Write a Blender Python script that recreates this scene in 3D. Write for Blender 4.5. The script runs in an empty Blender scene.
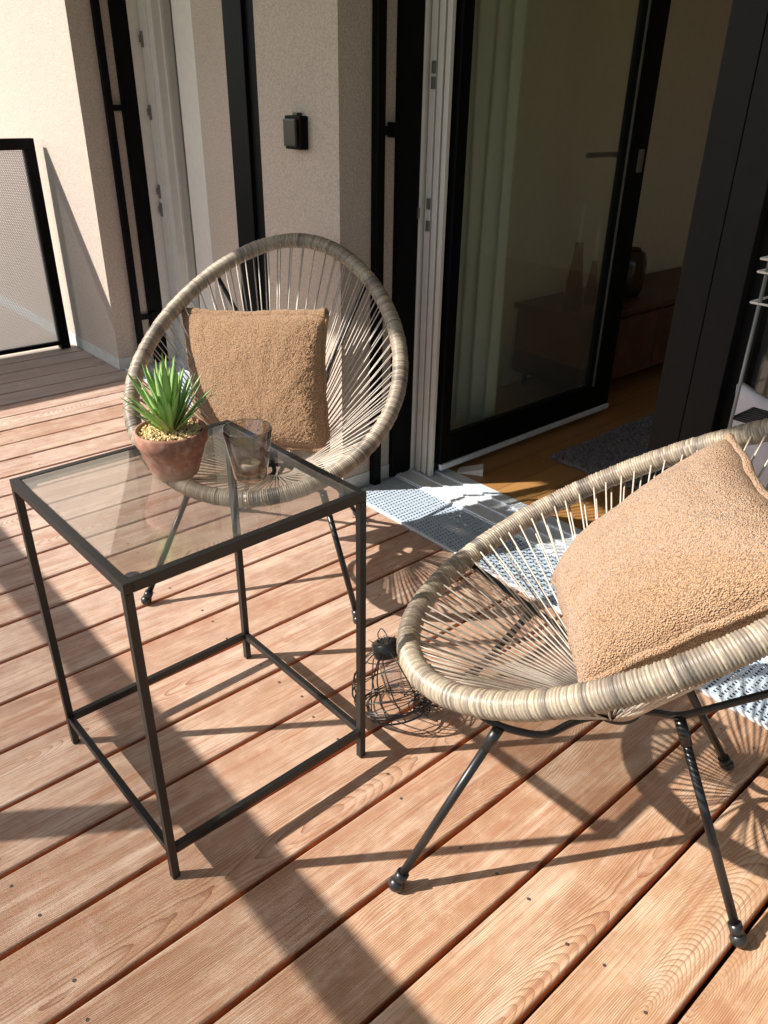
import bpy, bmesh, math, random
from mathutils import Vector, Matrix, noise
random.seed(7)
PI = math.pi
scn = bpy.context.scene
C = scn.collection

# ------------------------------------------------------------------ camera
CAM = Vector((0, 0, 1.2168))
AX = Vector((0.6560, 0.7546, 0.0145)); BX = Vector((-0.3644, 0.2999, 0.8816)); CX = Vector((-0.6609, 0.5837, -0.4717))
cd = bpy.data.cameras.new('camera'); cam = bpy.data.objects.new('camera', cd); C.objects.link(cam)
m = Matrix.Identity(4)
for i in range(3):
    m[i][0] = AX[i]; m[i][1] = BX[i]; m[i][2] = -CX[i]; m[i][3] = CAM[i]
cam.matrix_world = m
cd.sensor_fit = 'VERTICAL'; cd.sensor_height = 36; cd.sensor_width = 27
cd.lens = 772.3/1024*36; cd.clip_start = 0.02; cd.clip_end = 2000
scn.camera = cam
# ------------------------------------------------------------------ world, sun, exposure
SUN_EL = math.radians(37.4); SUN_AZ = math.radians(55.8)       # azimuth the shadows fall towards, from +X
tow = Vector((math.cos(SUN_AZ)*math.cos(SUN_EL), math.sin(SUN_AZ)*math.cos(SUN_EL), -math.sin(SUN_EL)))
w = bpy.data.worlds.new('World'); scn.world = w; w.use_nodes = True
nt = w.node_tree; bg = nt.nodes['Background']
sky = nt.nodes.new('ShaderNodeTexSky'); sky.sky_type = 'NISHITA'; sky.sun_disc = False
sky.sun_elevation = SUN_EL; sky.sun_rotation = math.atan2(-tow.x, -tow.y); sky.air_density = 1.0; sky.dust_density = 1.5
nt.links.new(sky.outputs[0], bg.inputs[0]); bg.inputs[1].default_value = 0.11
sl = bpy.data.lights.new('sun', 'SUN'); sl.energy = 4.7; sl.angle = math.radians(0.53); sl.color = (1, .955, .895)
so = bpy.data.objects.new('sun', sl); C.objects.link(so)
so.rotation_euler = tow.to_track_quat('-Z', 'Y').to_euler()
scn.view_settings.view_transform = 'Standard'; scn.view_settings.look = 'None'
scn.view_settings.exposure = 0.76; scn.view_settings.gamma = 1
scn.cycles.max_bounces = 10; scn.cycles.transparent_max_bounces = 24; scn.cycles.diffuse_bounces = 4

# ------------------------------------------------------------------ node helpers
class N:
    def __init__(s, name):
        s.m = bpy.data.materials.new(name); s.m.use_nodes = True; s.t = s.m.node_tree; s.t.nodes.clear()
        s.out = s.t.nodes.new('ShaderNodeOutputMaterial')
    def n(s, typ, ins=None, **kw):
        x = s.t.nodes.new(typ)
        for k, v in kw.items(): setattr(x, k, v)
        for k, v in (ins or {}).items(): s.put(x.inputs[k], v)
        return x
    def put(s, sock, v):
        if hasattr(v, 'is_output') or isinstance(v, bpy.types.NodeSocket): s.t.links.new(v, sock)
        elif isinstance(v, bpy.types.Node): s.t.links.new(v.outputs[0], sock)
        else:
            if isinstance(v, tuple) and len(v) == 3 and sock.type == 'RGBA': v = (*v, 1)
            sock.default_value = v
    def math(s, op, a, b=None, c=None, clamp=False):
        x = s.t.nodes.new('ShaderNodeMath'); x.operation = op; x.use_clamp = clamp
        s.put(x.inputs[0], a)
        if b is not None: s.put(x.inputs[1], b)
        if c is not None: s.put(x.inputs[2], c)
        return x.outputs[0]
    def pos(s): return s.n('ShaderNodeTexCoord').outputs['Object']
    def sep(s, v):
        x = s.n('ShaderNodeSeparateXYZ', {0: v}); return x.outputs[0], x.outputs[1], x.outputs[2]
    def comb(s, x, y, z): return s.n('ShaderNodeCombineXYZ', {0: x, 1: y, 2: z}).outputs[0]
    def noise(s, v, scale, detail=3, rough=.5, dist=0):
        return s.n('ShaderNodeTexNoise', {'Vector': v, 'Scale': scale, 'Detail': detail, 'Roughness': rough, 'Distortion': dist}).outputs[0]
    def ramp(s, f, stops):
        x = s.n('ShaderNodeValToRGB', {0: f}); e = x.color_ramp.elements
        while len(e) < len(stops): e.new(.5)
        for i, (p, c) in enumerate(stops):
            e[i].position = p; e[i].color = (*c, 1) if len(c) == 3 else c
        return x.outputs[0]
    def mix(s, f, a, b, blend='MIX'):
        x = s.t.nodes.new('ShaderNodeMix'); x.data_type = 'RGBA'; x.blend_type = blend
        s.put(x.inputs[0], f); s.put(x.inputs[6], a); s.put(x.inputs[7], b)
        return x.outputs[2]
    def bump(s, h, strength=.5, dist=.002):
        return s.n('ShaderNodeBump', {'Height': h, 'Strength': strength, 'Distance': dist}).outputs[0]
    def bsdf(s, **k):
        x = s.n('ShaderNodeBsdfPrincipled')
        for kk, v in k.items(): s.put(x.inputs[kk.replace('_', ' ')], v)
        return x.outputs[0]
    def end(s, sh): s.t.links.new(sh, s.out.inputs[0]); return s.m

def simple(name, col, rough=.5, metal=0, var=.08, nscale=30, bump=0, bscale=200, spec=.5):
    k = N(name); p = k.pos(); nz = k.noise(p, nscale, 4, .6)
    lo = tuple(c*(1-var) for c in col); hi = tuple(min(1, c*(1+var)) for c in col)
    c = k.ramp(nz, [(.3, lo), (.7, hi)])
    kw = dict(Base_Color=c, Roughness=rough, Metallic=metal)
    if bump: kw['Normal'] = k.bump(k.noise(p, bscale, 2), bump, .001)
    x = k.n('ShaderNodeBsdfPrincipled')
    for kk, v in kw.items(): k.put(x.inputs[kk.replace('_', ' ')], v)
    x.inputs['Specular IOR Level'].default_value = spec
    return k.end(x.outputs[0])

def thin_glass(name, tint, gloss=.0, ior=1.5, boost=1.0, edge=1.0, haze=0.0):
    k = N(name)
    g_ = k.n('ShaderNodeNewGeometry')
    dt = k.n('ShaderNodeVectorMath', {0: g_.outputs['Normal'], 1: g_.outputs['Incoming']}, operation='DOT_PRODUCT').outputs['Value']
    sch = k.math('POWER', k.math('SUBTRACT', 1.0, k.math('ABSOLUTE', dt), clamp=True), 5.0)
    f = k.math('MULTIPLY', k.math('ADD', .04, k.math('MULTIPLY', sch, .96)), boost, clamp=True)
    tc = k.mix(k.math('POWER', k.math('SUBTRACT', 1.0, k.math('ABSOLUTE', dt), clamp=True), 2.2), tint, tuple(c*edge for c in tint))
    t = k.n('ShaderNodeBsdfTransparent', {0: tc}).outputs[0]
    g = k.n('ShaderNodeBsdfGlossy', {'Color': (1, 1, 1), 'Roughness': gloss}).outputs[0]
    sh = k.n('ShaderNodeMixShader', {0: f, 1: t, 2: g}).outputs[0]
    if haze:      # a film of dust on the pane
        dz = k.n('ShaderNodeBsdfDiffuse', {0: (.75, .78, .72)}).outputs[0]
        hz = k.math('MULTIPLY', k.ramp(k.noise(k.pos(), 7, 5, .65), [(.3, (.6, .6, .6)), (.7, (1.3, 1.3, 1.3))]), haze)
        sh = k.n('ShaderNodeMixShader', {0: hz, 1: sh, 2: dz}).outputs[0]
    return k.end(sh)

def mat_deck():
    k = N('larch_deck'); p = k.pos(); x, y, z = k.sep(p)
    at = k.n('ShaderNodeAttribute', attribute_name='board').outputs['Fac']      # random per board 0..1
    xl = k.n('ShaderNodeAttribute', attribute_name='across').outputs['Fac']     # -.5.. .5 across the board
    X = k.math('MULTIPLY', xl, .145)
    seed = k.math('MULTIPLY', at, 61.0)
    ys = k.math('ADD', y, seed)
    low = k.noise(k.comb(seed, k.math('MULTIPLY', ys, 1.0), 0), 1.25, 1, .4)
    lowx = k.noise(k.comb(k.math('ADD', seed, 9.0), k.math('MULTIPLY', ys, .8), 3.0), 1.1, 2, .5)
    wob = k.noise(k.comb(k.math('MULTIPLY', X, 7.0), k.math('MULTIPLY', ys, 3.0), seed), 2.2, 3, .55)
    # knots: sparse voronoi cells that push the rings aside
    kv = k.n('ShaderNodeTexVoronoi', {'Vector': k.comb(k.math('MULTIPLY', X, 5.5), k.math('MULTIPLY', ys, 1.35), seed), 'Scale': 1.0}).outputs['Distance']
    kn = k.math('POWER', k.math('SUBTRACT', 1.0, k.math('MULTIPLY', kv, 3.2), clamp=True), 2.0)
    off = k.math('MULTIPLY', k.math('SUBTRACT', k.math('FRACT', k.math('MULTIPLY', at, 17.7)), .5), .34)
    px = k.math('ADD', k.math('ADD', X, off), k.math('MULTIPLY', k.math('SUBTRACT', lowx, .5), .10))
    pz = k.math('ADD', k.math('ADD', .004, k.math('MULTIPLY', k.math('SUBTRACT', low, .38), .30)), k.math('MULTIPLY', k.math('SUBTRACT', wob, .5), .008))
    r = k.math('SQRT', k.math('ADD', k.math('MULTIPLY', px, px), k.math('MULTIPLY', pz, pz)))
    r = k.math('ADD', r, k.math('MULTIPLY', kn, .034))
    ring = k.math('FRACT', k.math('MULTIPLY', r, 340.0))
    late = k.math('POWER', ring, 3.8)                       # dark late wood ends sharply
    fade = k.noise(k.comb(k.math('MULTIPLY', X, 6.0), k.math('MULTIPLY', ys, 1.2), 5.0), 1.6, 2)
    late = k.math('MULTIPLY', late, k.math('MULTIPLY', k.math('SUBTRACT', fade, .24, clamp=True), 3.2, clamp=True))
    fine = k.noise(k.comb(k.math('MULTIPLY', X, 380.0), k.math('MULTIPLY', ys, 3.0), 0), 1.0, 3, .7)
    blot = k.noise(k.comb(k.math('MULTIPLY', X, 9.0), k.math('MULTIPLY', ys, 3.4), seed), 1.3, 4, .6)
    col = k.ramp(blot, [(.32, (.46, .245, .12)), (.5, (.60, .365, .20)), (.66, (.74, .53, .35))])
    # greyer, weathered towards the far left end of the terrace
    gw = k.math('MULTIPLY', k.math('SUBTRACT', k.math('MULTIPLY', x, -1.0), .15), .50, clamp=True)
    gn = k.math('MULTIPLY', gw, k.math('ADD', k.math('MULTIPLY', k.noise(p, 3.0, 4, .6), .8), .45), clamp=True)
    col = k.mix(gn, col, k.ramp(blot, [(.3, (.50, .37, .31)), (.7, (.76, .63, .55))]))
    hue = k.math('FRACT', k.math('MULTIPLY', at, 7.31))
    col = k.mix(k.math('MULTIPLY', hue, .42), col, (.42, .21, .11))
    col = k.mix(k.math('MULTIPLY', late, .95), col, (.19, .065, .028))
    col = k.mix(k.math('MULTIPLY', k.math('SUBTRACT', fine, .46, clamp=True), 3.6, clamp=True), col, (.30, .135, .07))
    stv = k.noise(k.comb(k.math('MULTIPLY', X, 34.0), k.math('MULTIPLY', ys, 1.1), seed), 1.4, 4, .65)
    col = k.mix(k.math('MULTIPLY', k.math('SUBTRACT', stv, .52, clamp=True), 3.4, clamp=True), col, (.38, .155, .075))
    st2 = k.noise(k.comb(k.math('MULTIPLY', X, 22.0), k.math('MULTIPLY', ys, 1.6), k.math('ADD', seed, 31.0)), 1.7, 4, .7)
    col = k.mix(k.math('MULTIPLY', k.math('SUBTRACT', st2, .55, clamp=True), 3.2, clamp=True), col, (.80, .61, .46))
    dirt = k.noise(p, 9.0, 6, .75)
    mot = k.noise(k.comb(x, k.math('MULTIPLY', ys, .6), seed), 26.0, 5, .7)
    col = k.mix(k.math('MULTIPLY', k.math('SUBTRACT', mot, .5, clamp=True), 1.5, clamp=True), col, (.78, .58, .42))
    col = k.mix(k.math('MULTIPLY', k.math('SUBTRACT', .47, mot, clamp=True), 2.4, clamp=True), col, (.36, .17, .085))
    col = k.mix(k.math('MULTIPLY', k.math('SUBTRACT', dirt, .56, clamp=True), 1.6, clamp=True), col, (.30, .19, .14))
    # mesh shadow of the side railing, painted grey into the boards below it
    mesh_shade = k.math('LESS_THAN', x, -3.52)
    col = k.mix(k.math('MULTIPLY', mesh_shade, .75), col, k.ramp(stv, [(.35, (.33, .29, .26)), (.65, (.22, .185, .165))]))
    # pale scuffs
    sc = k.noise(k.comb(k.math('MULTIPLY', x, 2.6), k.math('MULTIPLY', y, 5.5), 2.0), 2.4, 5, .75)
    col = k.mix(k.math('MULTIPLY', k.math('SUBTRACT', sc, .60, clamp=True), 2.2, clamp=True), col, (.66, .52, .41))
    core = k.math('GREATER_THAN', kn, .60)
    col = k.mix(k.math('MULTIPLY', core, .7), col, (.25, .11, .055))
    h = k.math('ADD', k.math('MULTIPLY', late, -.5), k.math('MULTIPLY', fine, .9))
    # machined fine grooves along every board
    gr = k.math('SINE', k.math('MULTIPLY', X, 2200.0))
    h = k.math('ADD', h, k.math('MULTIPLY', gr, .26))
    return k.end(k.bsdf(Base_Color=col, Roughness=k.math('ADD', .5, k.math('MULTIPLY', fine, .25)), Normal=k.bump(h, .45, .0012)))

def mat_stucco(name, a, b, bs=1.0):
    k = N(name); p = k.pos()
    g1 = k.noise(p, 170, 4, .75); g2 = k.noise(p, 2.0, 4, .6); vo = k.n('ShaderNodeTexVoronoi', {'Vector': p, 'Scale': 260.0}).outputs['Distance']
    c = k.ramp(g1, [(.38, a), (.60, b)])
    c = k.mix(k.math('MULTIPLY', g2, .25), c, tuple(v*.8 for v in a))
    h = k.math('ADD', g1, k.math('MULTIPLY', vo, .6))
    h = k.math('ADD', h, k.math('MULTIPLY', k.noise(p, 18, 3, .6), 1.6))
    zz = k.sep(p)[2]
    dm = k.math('MULTIPLY', k.math('SUBTRACT', 1.0, k.math('MULTIPLY', k.math('ABSOLUTE', k.math('SUBTRACT', zz, 3.06)), 6.0), clamp=True), k.noise(p, 12, 4, .7), clamp=True)
    c = k.mix(k.math('MULTIPLY', dm, .7), c, (.30, .25, .21))
    return k.end(k.bsdf(Base_Color=c, Roughness=.92, Normal=k.bump(h, .6*bs, .0035)))

def mat_mesh(name, u, v, pitch, rad, col):
    k = N(name); p = k.sep(k.pos()); U, V = p[u], p[v]
    def lat(off):
        a = k.math('SUBTRACT', k.math('FRACT', k.math('ADD', k.math('DIVIDE', U, pitch), off)), .5)
        b = k.math('MULTIPLY', k.math('SUBTRACT', k.math('FRACT', k.math('ADD', k.math('DIVIDE', V, pitch*1.732), off)), .5), 1.732)
        return k.math('SQRT', k.math('ADD', k.math('MULTIPLY', a, a), k.math('MULTIPLY', b, b)))
    d = k.math('MINIMUM', lat(0.0), lat(.5))
    hole = k.math('LESS_THAN', d, rad)
    b = k.bsdf(Base_Color=col, Roughness=.45, Metallic=.2)
    t = k.n('ShaderNodeBsdfTransparent').outputs[0]
    return k.end(k.n('ShaderNodeMixShader', {0: hole, 1: b, 2: t}).outputs[0])

def mat_grating():
    k = N('galvanised_grating'); x, y, z = k.sep(k.pos())
    # rows of slots; alternate rows shifted
    row = k.math('FLOOR', k.math('DIVIDE', x, .017))
    fx = k.math('ABSOLUTE', k.math('SUBTRACT', k.math('FRACT', k.math('DIVIDE', x, .017)), .5))
    sh = k.math('MULTIPLY', k.math('MODULO', row, 2.0), .5)
    fy = k.math('ABSOLUTE', k.math('SUBTRACT', k.math('FRACT', k.math('ADD', k.math('DIVIDE', y, .0125), sh)), .5))
    hole = k.math('MULTIPLY', k.math('LESS_THAN', fx, .22), k.math('LESS_THAN', fy, .27))
    nz = k.noise(k.pos(), 40, 3)
    b = k.bsdf(Base_Color=k.ramp(nz, [(.3, (.44, .53, .61)), (.7, (.56, .65, .73))]), Roughness=.42, Metallic=.0)
    t = k.n('ShaderNodeBsdfTransparent').outputs[0]
    return k.end(k.n('ShaderNodeMixShader', {0: hole, 1: b, 2: t}).outputs[0])

def mat_rattan():
    k = N('wrapped_rattan'); p = k.pos()
    at = k.n('ShaderNodeAttribute', attribute_name='wrap').outputs['Fac']
    al = k.n('ShaderNodeAttribute', attribute_name='along').outputs['Fac']
    c = k.ramp(at, [(0, (.09, .07, .055)), (.18, (.20, .155, .115)), (.42, (.33, .26, .185)), (.7, (.46, .37, .25)), (1, (.56, .475, .345))])
    st = k.noise(k.comb(k.math('MULTIPLY', al, 60.0), 0, 0), 1.0, 4, .7)
    sp = k.noise(p, 190, 3, .6)
    c = k.mix(k.math('MULTIPLY', k.math('SUBTRACT', sp, .45, clamp=True), 2.4, clamp=True), c, (.20, .165, .13))
    c = k.mix(k.math('MULTIPLY', st, .35), c, (.33, .29, .24))
    return k.end(k.bsdf(Base_Color=c, Roughness=.42, Normal=k.bump(sp, .25, .0008)))

def mat_boucle():
    k = N('boucle_fabric'); p = k.pos()
    v = k.n('ShaderNodeTexVoronoi', {'Vector': p, 'Scale': 410.0}); d = v.outputs['Distance']
    cl = v.outputs['Color']
    n2 = k.noise(p, 14, 3)
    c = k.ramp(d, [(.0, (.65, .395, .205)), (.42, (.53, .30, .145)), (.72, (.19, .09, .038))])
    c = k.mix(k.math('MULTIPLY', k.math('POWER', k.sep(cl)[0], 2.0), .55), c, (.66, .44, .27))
    c = k.mix(k.math('MULTIPLY', n2, .2), c, (.46, .25, .12))
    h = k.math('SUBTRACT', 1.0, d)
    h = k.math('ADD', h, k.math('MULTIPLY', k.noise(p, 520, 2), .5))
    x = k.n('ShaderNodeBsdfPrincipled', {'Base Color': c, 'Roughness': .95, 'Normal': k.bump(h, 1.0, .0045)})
    x.inputs['Sheen Weight'].default_value = .25; x.inputs['Specular IOR Level'].default_value = .15
    return k.end(x.outputs[0])

def mat_parquet():
    k = N('oak_parquet'); p = k.pos(); x, y, z = k.sep(p)
    bt = k.n('ShaderNodeTexBrick', {'Vector': k.comb(y, x, 0), 'Color1': (.42, .20, .065), 'Color2': (.50, .26, .09), 'Mortar': (.16, .07, .025), 'Scale': 1.0, 'Mortar Size': .0015, 'Brick Width': .9, 'Row Height': .12})
    g = k.noise(k.comb(k.math('MULTIPLY', x, 60.0), k.math('MULTIPLY', y, 3.0), 0), 1.0, 4, .6)
    c = k.mix(k.math('MULTIPLY', g, .35), bt.outputs[0], (.28, .13, .045))
    return k.end(k.bsdf(Base_Color=c, Roughness=.32))

def mat_curtain():
    k = N('sheer_curtain'); 
    d = k.n('ShaderNodeBsdfDiffuse', {0: (.85, .85, .80)}).outputs[0]
    t = k.n('ShaderNodeBsdfTranslucent', {0: (.8, .8, .72)}).outputs[0]
    tr = k.n('ShaderNodeBsdfTransparent').outputs[0]
    a = k.n('ShaderNodeMixShader', {0: .4, 1: d, 2: t}).outputs[0]
    return k.end(k.n('ShaderNodeMixShader', {0: .15, 1: a, 2: tr}).outputs[0])

def mat_leaf():
    k = N('succulent_leaf'); al = k.n('ShaderNodeAttribute', attribute_name='along').outputs['Fac']
    rn = k.n('ShaderNodeAttribute', attribute_name='wrap').outputs['Fac']
    c = k.ramp(al, [(0, (.76, .80, .28)), (.35, (.48, .68, .19)), (.9, (.40, .60, .24)), (1, (.45, .40, .15))])
    c = k.mix(k.math('MULTIPLY', rn, .45), c, (.27, .42, .17))
    b = k.n('ShaderNodeBsdfPrincipled', {'Base Color': c, 'Roughness': .38}).outputs[0]
    t = k.n('ShaderNodeBsdfTranslucent', {0: (.30, .55, .08)}).outputs[0]
    return k.end(k.n('ShaderNodeMixShader', {0: .28, 1: b, 2: t}).outputs[0])

def mat_terracotta():
    k = N('terracotta'); p = k.pos(); x, y, z = k.sep(p)
    n1 = k.noise(p, 22, 5, .65); n2 = k.noise(p, 90, 3)
    c = k.ramp(n1, [(.3, (.20, .085, .055)), (.55, (.33, .145, .09)), (.75, (.42, .27, .20))])
    c = k.mix(k.math('MULTIPLY', k.math('SUBTRACT', n2, .5, clamp=True), 1.6, clamp=True), c, (.46, .33, .26))
    # worn grey band near the foot
    f = k.math('SUBTRACT', 1.0, k.math('DIVIDE', k.math('ADD', z, k.math('MULTIPLY', n1, .014)), .034), clamp=True)
    c = k.mix(k.math('MULTIPLY', f, .8), c, (.22, .19, .12))
    return k.end(k.bsdf(Base_Color=c, Roughness=.8, Normal=k.bump(n2, .3, .001)))

M = dict(
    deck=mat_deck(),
    board_side=simple('deck_board_edge', (.44, .17, .068), .7, var=.3),
    screw=simple('screw_head', (.16, .13, .11), .4, .6),
    joist=simple('joist_wood', (.16, .07, .035), .8),
    stucco=mat_stucco('render_stucco', (.41, .335, .28), (.575, .48, .40)),
    plinth=simple('plinth_render', (.50, .50, .47), .8, bump=.4),
    black=simple('black_powder_coat', (.004, .004, .0045), .5, var=.15, bump=.15, bscale=900, spec=.08),
    anthracite=simple('anthracite_aluminium', (.012, .0105, .0105), .42, var=.10, bump=.1, bscale=900, spec=.10),
    steel=simple('black_steel_tube', (.022, .022, .022), .33, .15, var=.15),
    table_steel=simple('dark_table_steel', (.012, .0115, .011), .42, .05, var=.2, nscale=60),
    rubber=simple('black_rubber', (.02, .02, .02), .3),
    white=simple('white_window_profile', (.66, .62, .56), .4, var=.04),
    alu=simple('threshold_aluminium', (.72, .76, .79), .38, .05, var=.06),
    metal=simple('zinc_hardware', (.20, .19, .175), .45, .5),
    grating=mat_grating(), rattan=mat_rattan(),
    cord=simple('cream_cord', (.54, .48, .40), .35, var=.18, nscale=60),
    boucle=mat_boucle(), parquet=mat_parquet(), curtain=mat_curtain(), leaf=mat_leaf(), terracotta=mat_terracotta(),
    gravel=simple('yellow_gravel', (.70, .52, .25), .7, var=.3, nscale=150),
    soil=simple('soil', (.10, .06, .03), .9),
    meshL=mat_mesh('perforated_sheet_side', 1, 2, .0085, .32, (.50, .49, .54)),
    meshF=mat_mesh('perforated_sheet_front', 0, 2, .0085, .455, (.10, .10, .11)),
    glass=thin_glass('smoked_table_glass', (.80, .79, .775), boost=2.2, haze=.02),
    door_glass=thin_glass('door_glass', (.92, .95, .88), boost=1.5, haze=.035),
    tumbler=thin_glass('brown_tumbler_glass', (.89, .85, .81), .01, boost=2.0, edge=.22),
    jar=thin_glass('clear_jar_glass', (.93, .93, .93), .01, boost=3.0, edge=.4),
    jar_window=thin_glass('clear_window_glass', (.95, .95, .95), boost=1.0),
    amber=thin_glass('amber_glass', (.55, .30, .08), .02),
    pad=simple('clear_pad', (.02, .03, .10), .15),
    wax=simple('candle_wax', (.80, .74, .60), .5, var=.03),
    foil=simple('tealight_cup', (.6, .58, .55), .3, .8),
    wall_in=simple('interior_paint', (.76, .67, .56), .9, var=.04),
    walnut=simple('dark_walnut', (.10, .035, .02), .4, var=.3, nscale=12),
    rug=simple('shaggy_rug', (.16, .14, .14), 1.0, var=.4, nscale=160, bump=1, bscale=300),
    ceramic=simple('dark_ceramic', (.05, .03, .02), .15),
    concrete=simple('balcony_concrete', (.50, .49, .47), .9, bump=.3),
    ground=simple('ground_grass', (.12, .15, .06), .95, var=.4, nscale=1.0),
    greyc=simple('grey_cloth', (.46, .44, .47), .9, var=.15, nscale=12),
)

# ------------------------------------------------------------------ mesh helpers
def obj(name, bm, mats, parent=None, smooth=False, loc=None):
    me = bpy.data.meshes.new(name); bm.to_mesh(me); bm.free()
    for x in (mats if isinstance(mats, (list, tuple)) else [mats]): me.materials.append(x)
    if smooth:
        me.polygons.foreach_set('use_smooth', [True]*len(me.polygons))
    o = bpy.data.objects.new(name, me); C.objects.link(o)
    if parent: o.parent = parent
    if loc: o.location = loc
    return o
def tag(o, label=None, cat=None, group=None, kind=None):
    if label: o['label'] = label
    if cat: o['category'] = cat
    if group: o['group'] = group
    if kind: o['kind'] = kind
    return o
def empty(name, loc=(0, 0, 0), rz=0, **k):
    o = bpy.data.objects.new(name, None); C.objects.link(o); o.location = loc; o.rotation_euler = (0, 0, rz); o.empty_display_size = .1
    tag(o, **k); return o
def box(bm, x0, x1, y0, y1, z0, z1, bev=0, mi=0):
    r = bmesh.ops.create_cube(bm, size=1)
    vs = r['verts']
    for v in vs:
        v.co = Vector(((x0+x1)/2+v.co.x*(x1-x0), (y0+y1)/2+v.co.y*(y1-y0), (z0+z1)/2+v.co.z*(z1-z0)))
    fs = set(f for v in vs for f in v.link_faces)
    for f in fs: f.material_index = mi
    if bev:
        es = list(set(e for v in vs for e in v.link_edges))
        bmesh.ops.bevel(bm, geom=es, offset=bev, segments=2, affect='EDGES', profile=.6)
    return bm
def B(*a, **k): return box(bmesh.new(), *a, **k)
def frames(pts, closed=False):
    n = len(pts); T = []
    for i in range(n):
        a = pts[(i-1) % n] if (closed or i > 0) else pts[i]; b = pts[(i+1) % n] if (closed or i < n-1) else pts[i]
        T.append((b-a).normalized())
    up = Vector((0, 0, 1)) if abs(T[0].z) < .9 else Vector((1, 0, 0))
    u = T[0].cross(up).normalized(); out = []
    for i in range(n):
        u = (u - T[i]*u.dot(T[i])).normalized(); out.append((u.copy(), T[i].cross(u)))
    return out
def tube(bm, pts, r, sides=8, closed=False, cap=True):
    pts = [Vector(p) for p in pts]; fr = frames(pts, closed); rings = []
    for i, p in enumerate(pts):
        rr = r[i] if isinstance(r, (list, tuple)) else r
        u, v = fr[i]
        rings.append([bm.verts.new(p+u*(rr*math.cos(2*PI*j/sides))+v*(rr*math.sin(2*PI*j/sides))) for j in range(sides)])
    n = len(pts)
    for i in range(n if closed else n-1):
        a = rings[i]; b = rings[(i+1) % n]
        for j in range(sides):
            f = bm.faces.new((a[j], a[(j+1) % sides], b[(j+1) % sides], b[j])); f.smooth = True
    if cap and not closed:
        bm.faces.new(rings[0][::-1]); bm.faces.new(rings[-1])
    return rings
def arc_poly(pts, rad=.02, seg=5):
    """round the corners of a polyline"""
    pts = [Vector(p) for p in pts]; out = [pts[0]]
    for i in range(1, len(pts)-1):
        p = pts[i]; a = (pts[i-1]-p); b = (pts[i+1]-p); d = min(rad, a.length*.45, b.length*.45)
        A_ = p+a.normalized()*d; B_ = p+b.normalized()*d
        for s in range(seg+1):
            t = s/seg; out.append(A_*(1-t)**2+p*2*t*(1-t)+B_*t*t)
    out.append(pts[-1]); return out
def lathe(bm, prof, c=(0, 0, 0), seg=48):
    rings = []
    for r, z in prof:
        rings.append([bm.verts.new((c[0]+r*math.cos(2*PI*j/seg), c[1]+r*math.sin(2*PI*j/seg), c[2]+z)) for j in range(seg)])
    for a, b in zip(rings, rings[1:]):
        for j in range(seg):
            f = bm.faces.new((a[j], a[(j+1) % seg], b[(j+1) % seg], b[j])); f.smooth = True
    return rings
def ball(bm, c, r, sz=1, seg=12):
    q = bmesh.ops.create_uvsphere(bm, u_segments=seg, v_segments=seg//2+2, radius=r)
    for v in q['verts']: v.co = Vector((v.co.x, v.co.y, v.co.z*sz))+Vector(c)
    for f in set(f for v in q['verts'] for f in v.link_faces): f.smooth = True

# ------------------------------------------------------------------ ground and deck
tag(obj('ground', B(-600, 600, -600, 600, -3.3, -3.0), M['ground']), kind='structure')
P0, PITCH, GAP = -2.0144, .15103, .0092
def build_deck():
    bm = bmesh.new(); lb = bm.faces.layers.float.new('bf')
    board = []; across = []
    k0, k1 = -15, 18
    prof = []
    hw = (PITCH-GAP)/2
    cut = [(-hw, -.026), (-hw, -.004), (-hw+.0015, -.0012), (-hw+.004, 0), (hw-.004, 0), (hw-.0015, -.0012), (hw, -.004), (hw, -.026)]
    av = []; cv = []
    for k in range(k0, k1):
        cx = P0+(k+.5)*PITCH; rnd = random.random(); dz = random.uniform(-.0008, .0008)
        y1 = 1.492 if (cx > -1.98) else 1.472
        if -3.73 < cx < -2.25: y1 = 1.492
        if cx+hw < -4.26: continue
        ys = [-.62+(y1+.62)*i/8 for i in range(9)]
        cols = []
        for yy in ys:
            cols.append([bm.verts.new((cx+x, yy, z+dz)) for x, z in cut])
            av += [rnd]*8; cv += [x/(PITCH) for x, z in cut]
        for a, b in zip(cols, cols[1:]):
            for j in range(7):
                f = bm.faces.new((a[j], b[j], b[j+1], a[j+1])); f.material_index = 0 if 2 <= j <= 4 or j in (1, 5) else 1
        for e in (cols[0], cols[-1][::-1]):
            f = bm.faces.new(e); f.material_index = 1
    me_n = len(av)
    # screws in pairs over each joist
    for yj in (-.54, .110, .757, 1.403):
        for k in range(k0, k1):
            cx = P0+(k+.5)*PITCH
            if cx < -4.2: continue
            for sx in (-.042, .042):
                if random.random() < .12: continue
                x = cx+sx+random.uniform(-.006, .006); y = yj+random.uniform(-.012, .012)
                vs = [bm.verts.new((x+.0030*math.cos(t*PI/4), y+.0030*math.sin(t*PI/4), .0011)) for t in range(8)]
                f = bm.faces.new(vs); f.material_index = 2
                av += [0]*8; cv += [0]*8
    bm.verts.ensure_lookup_table()
    me = bpy.data.meshes.new('deck'); bm.to_mesh(me); bm.free()
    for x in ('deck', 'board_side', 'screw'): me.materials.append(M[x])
    me.attributes.new('board', 'FLOAT', 'POINT').data.foreach_set('value', av)
    me.attributes.new('across', 'FLOAT', 'POINT').data.foreach_set('value', cv)
    o = bpy.data.objects.new('deck', me); C.objects.link(o); tag(o, kind='structure')
    bm = bmesh.new()
    for yj in (-.54, .110, .757, 1.403): box(bm, -4.25, .68, yj-.03, yj+.03, -.09, -.0265)
    box(bm, -4.25, .70, -.62, 1.47, -.12, -.095)
    tag(obj('deck_substructure', bm, M['joist']), kind='structure')
build_deck()

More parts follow.
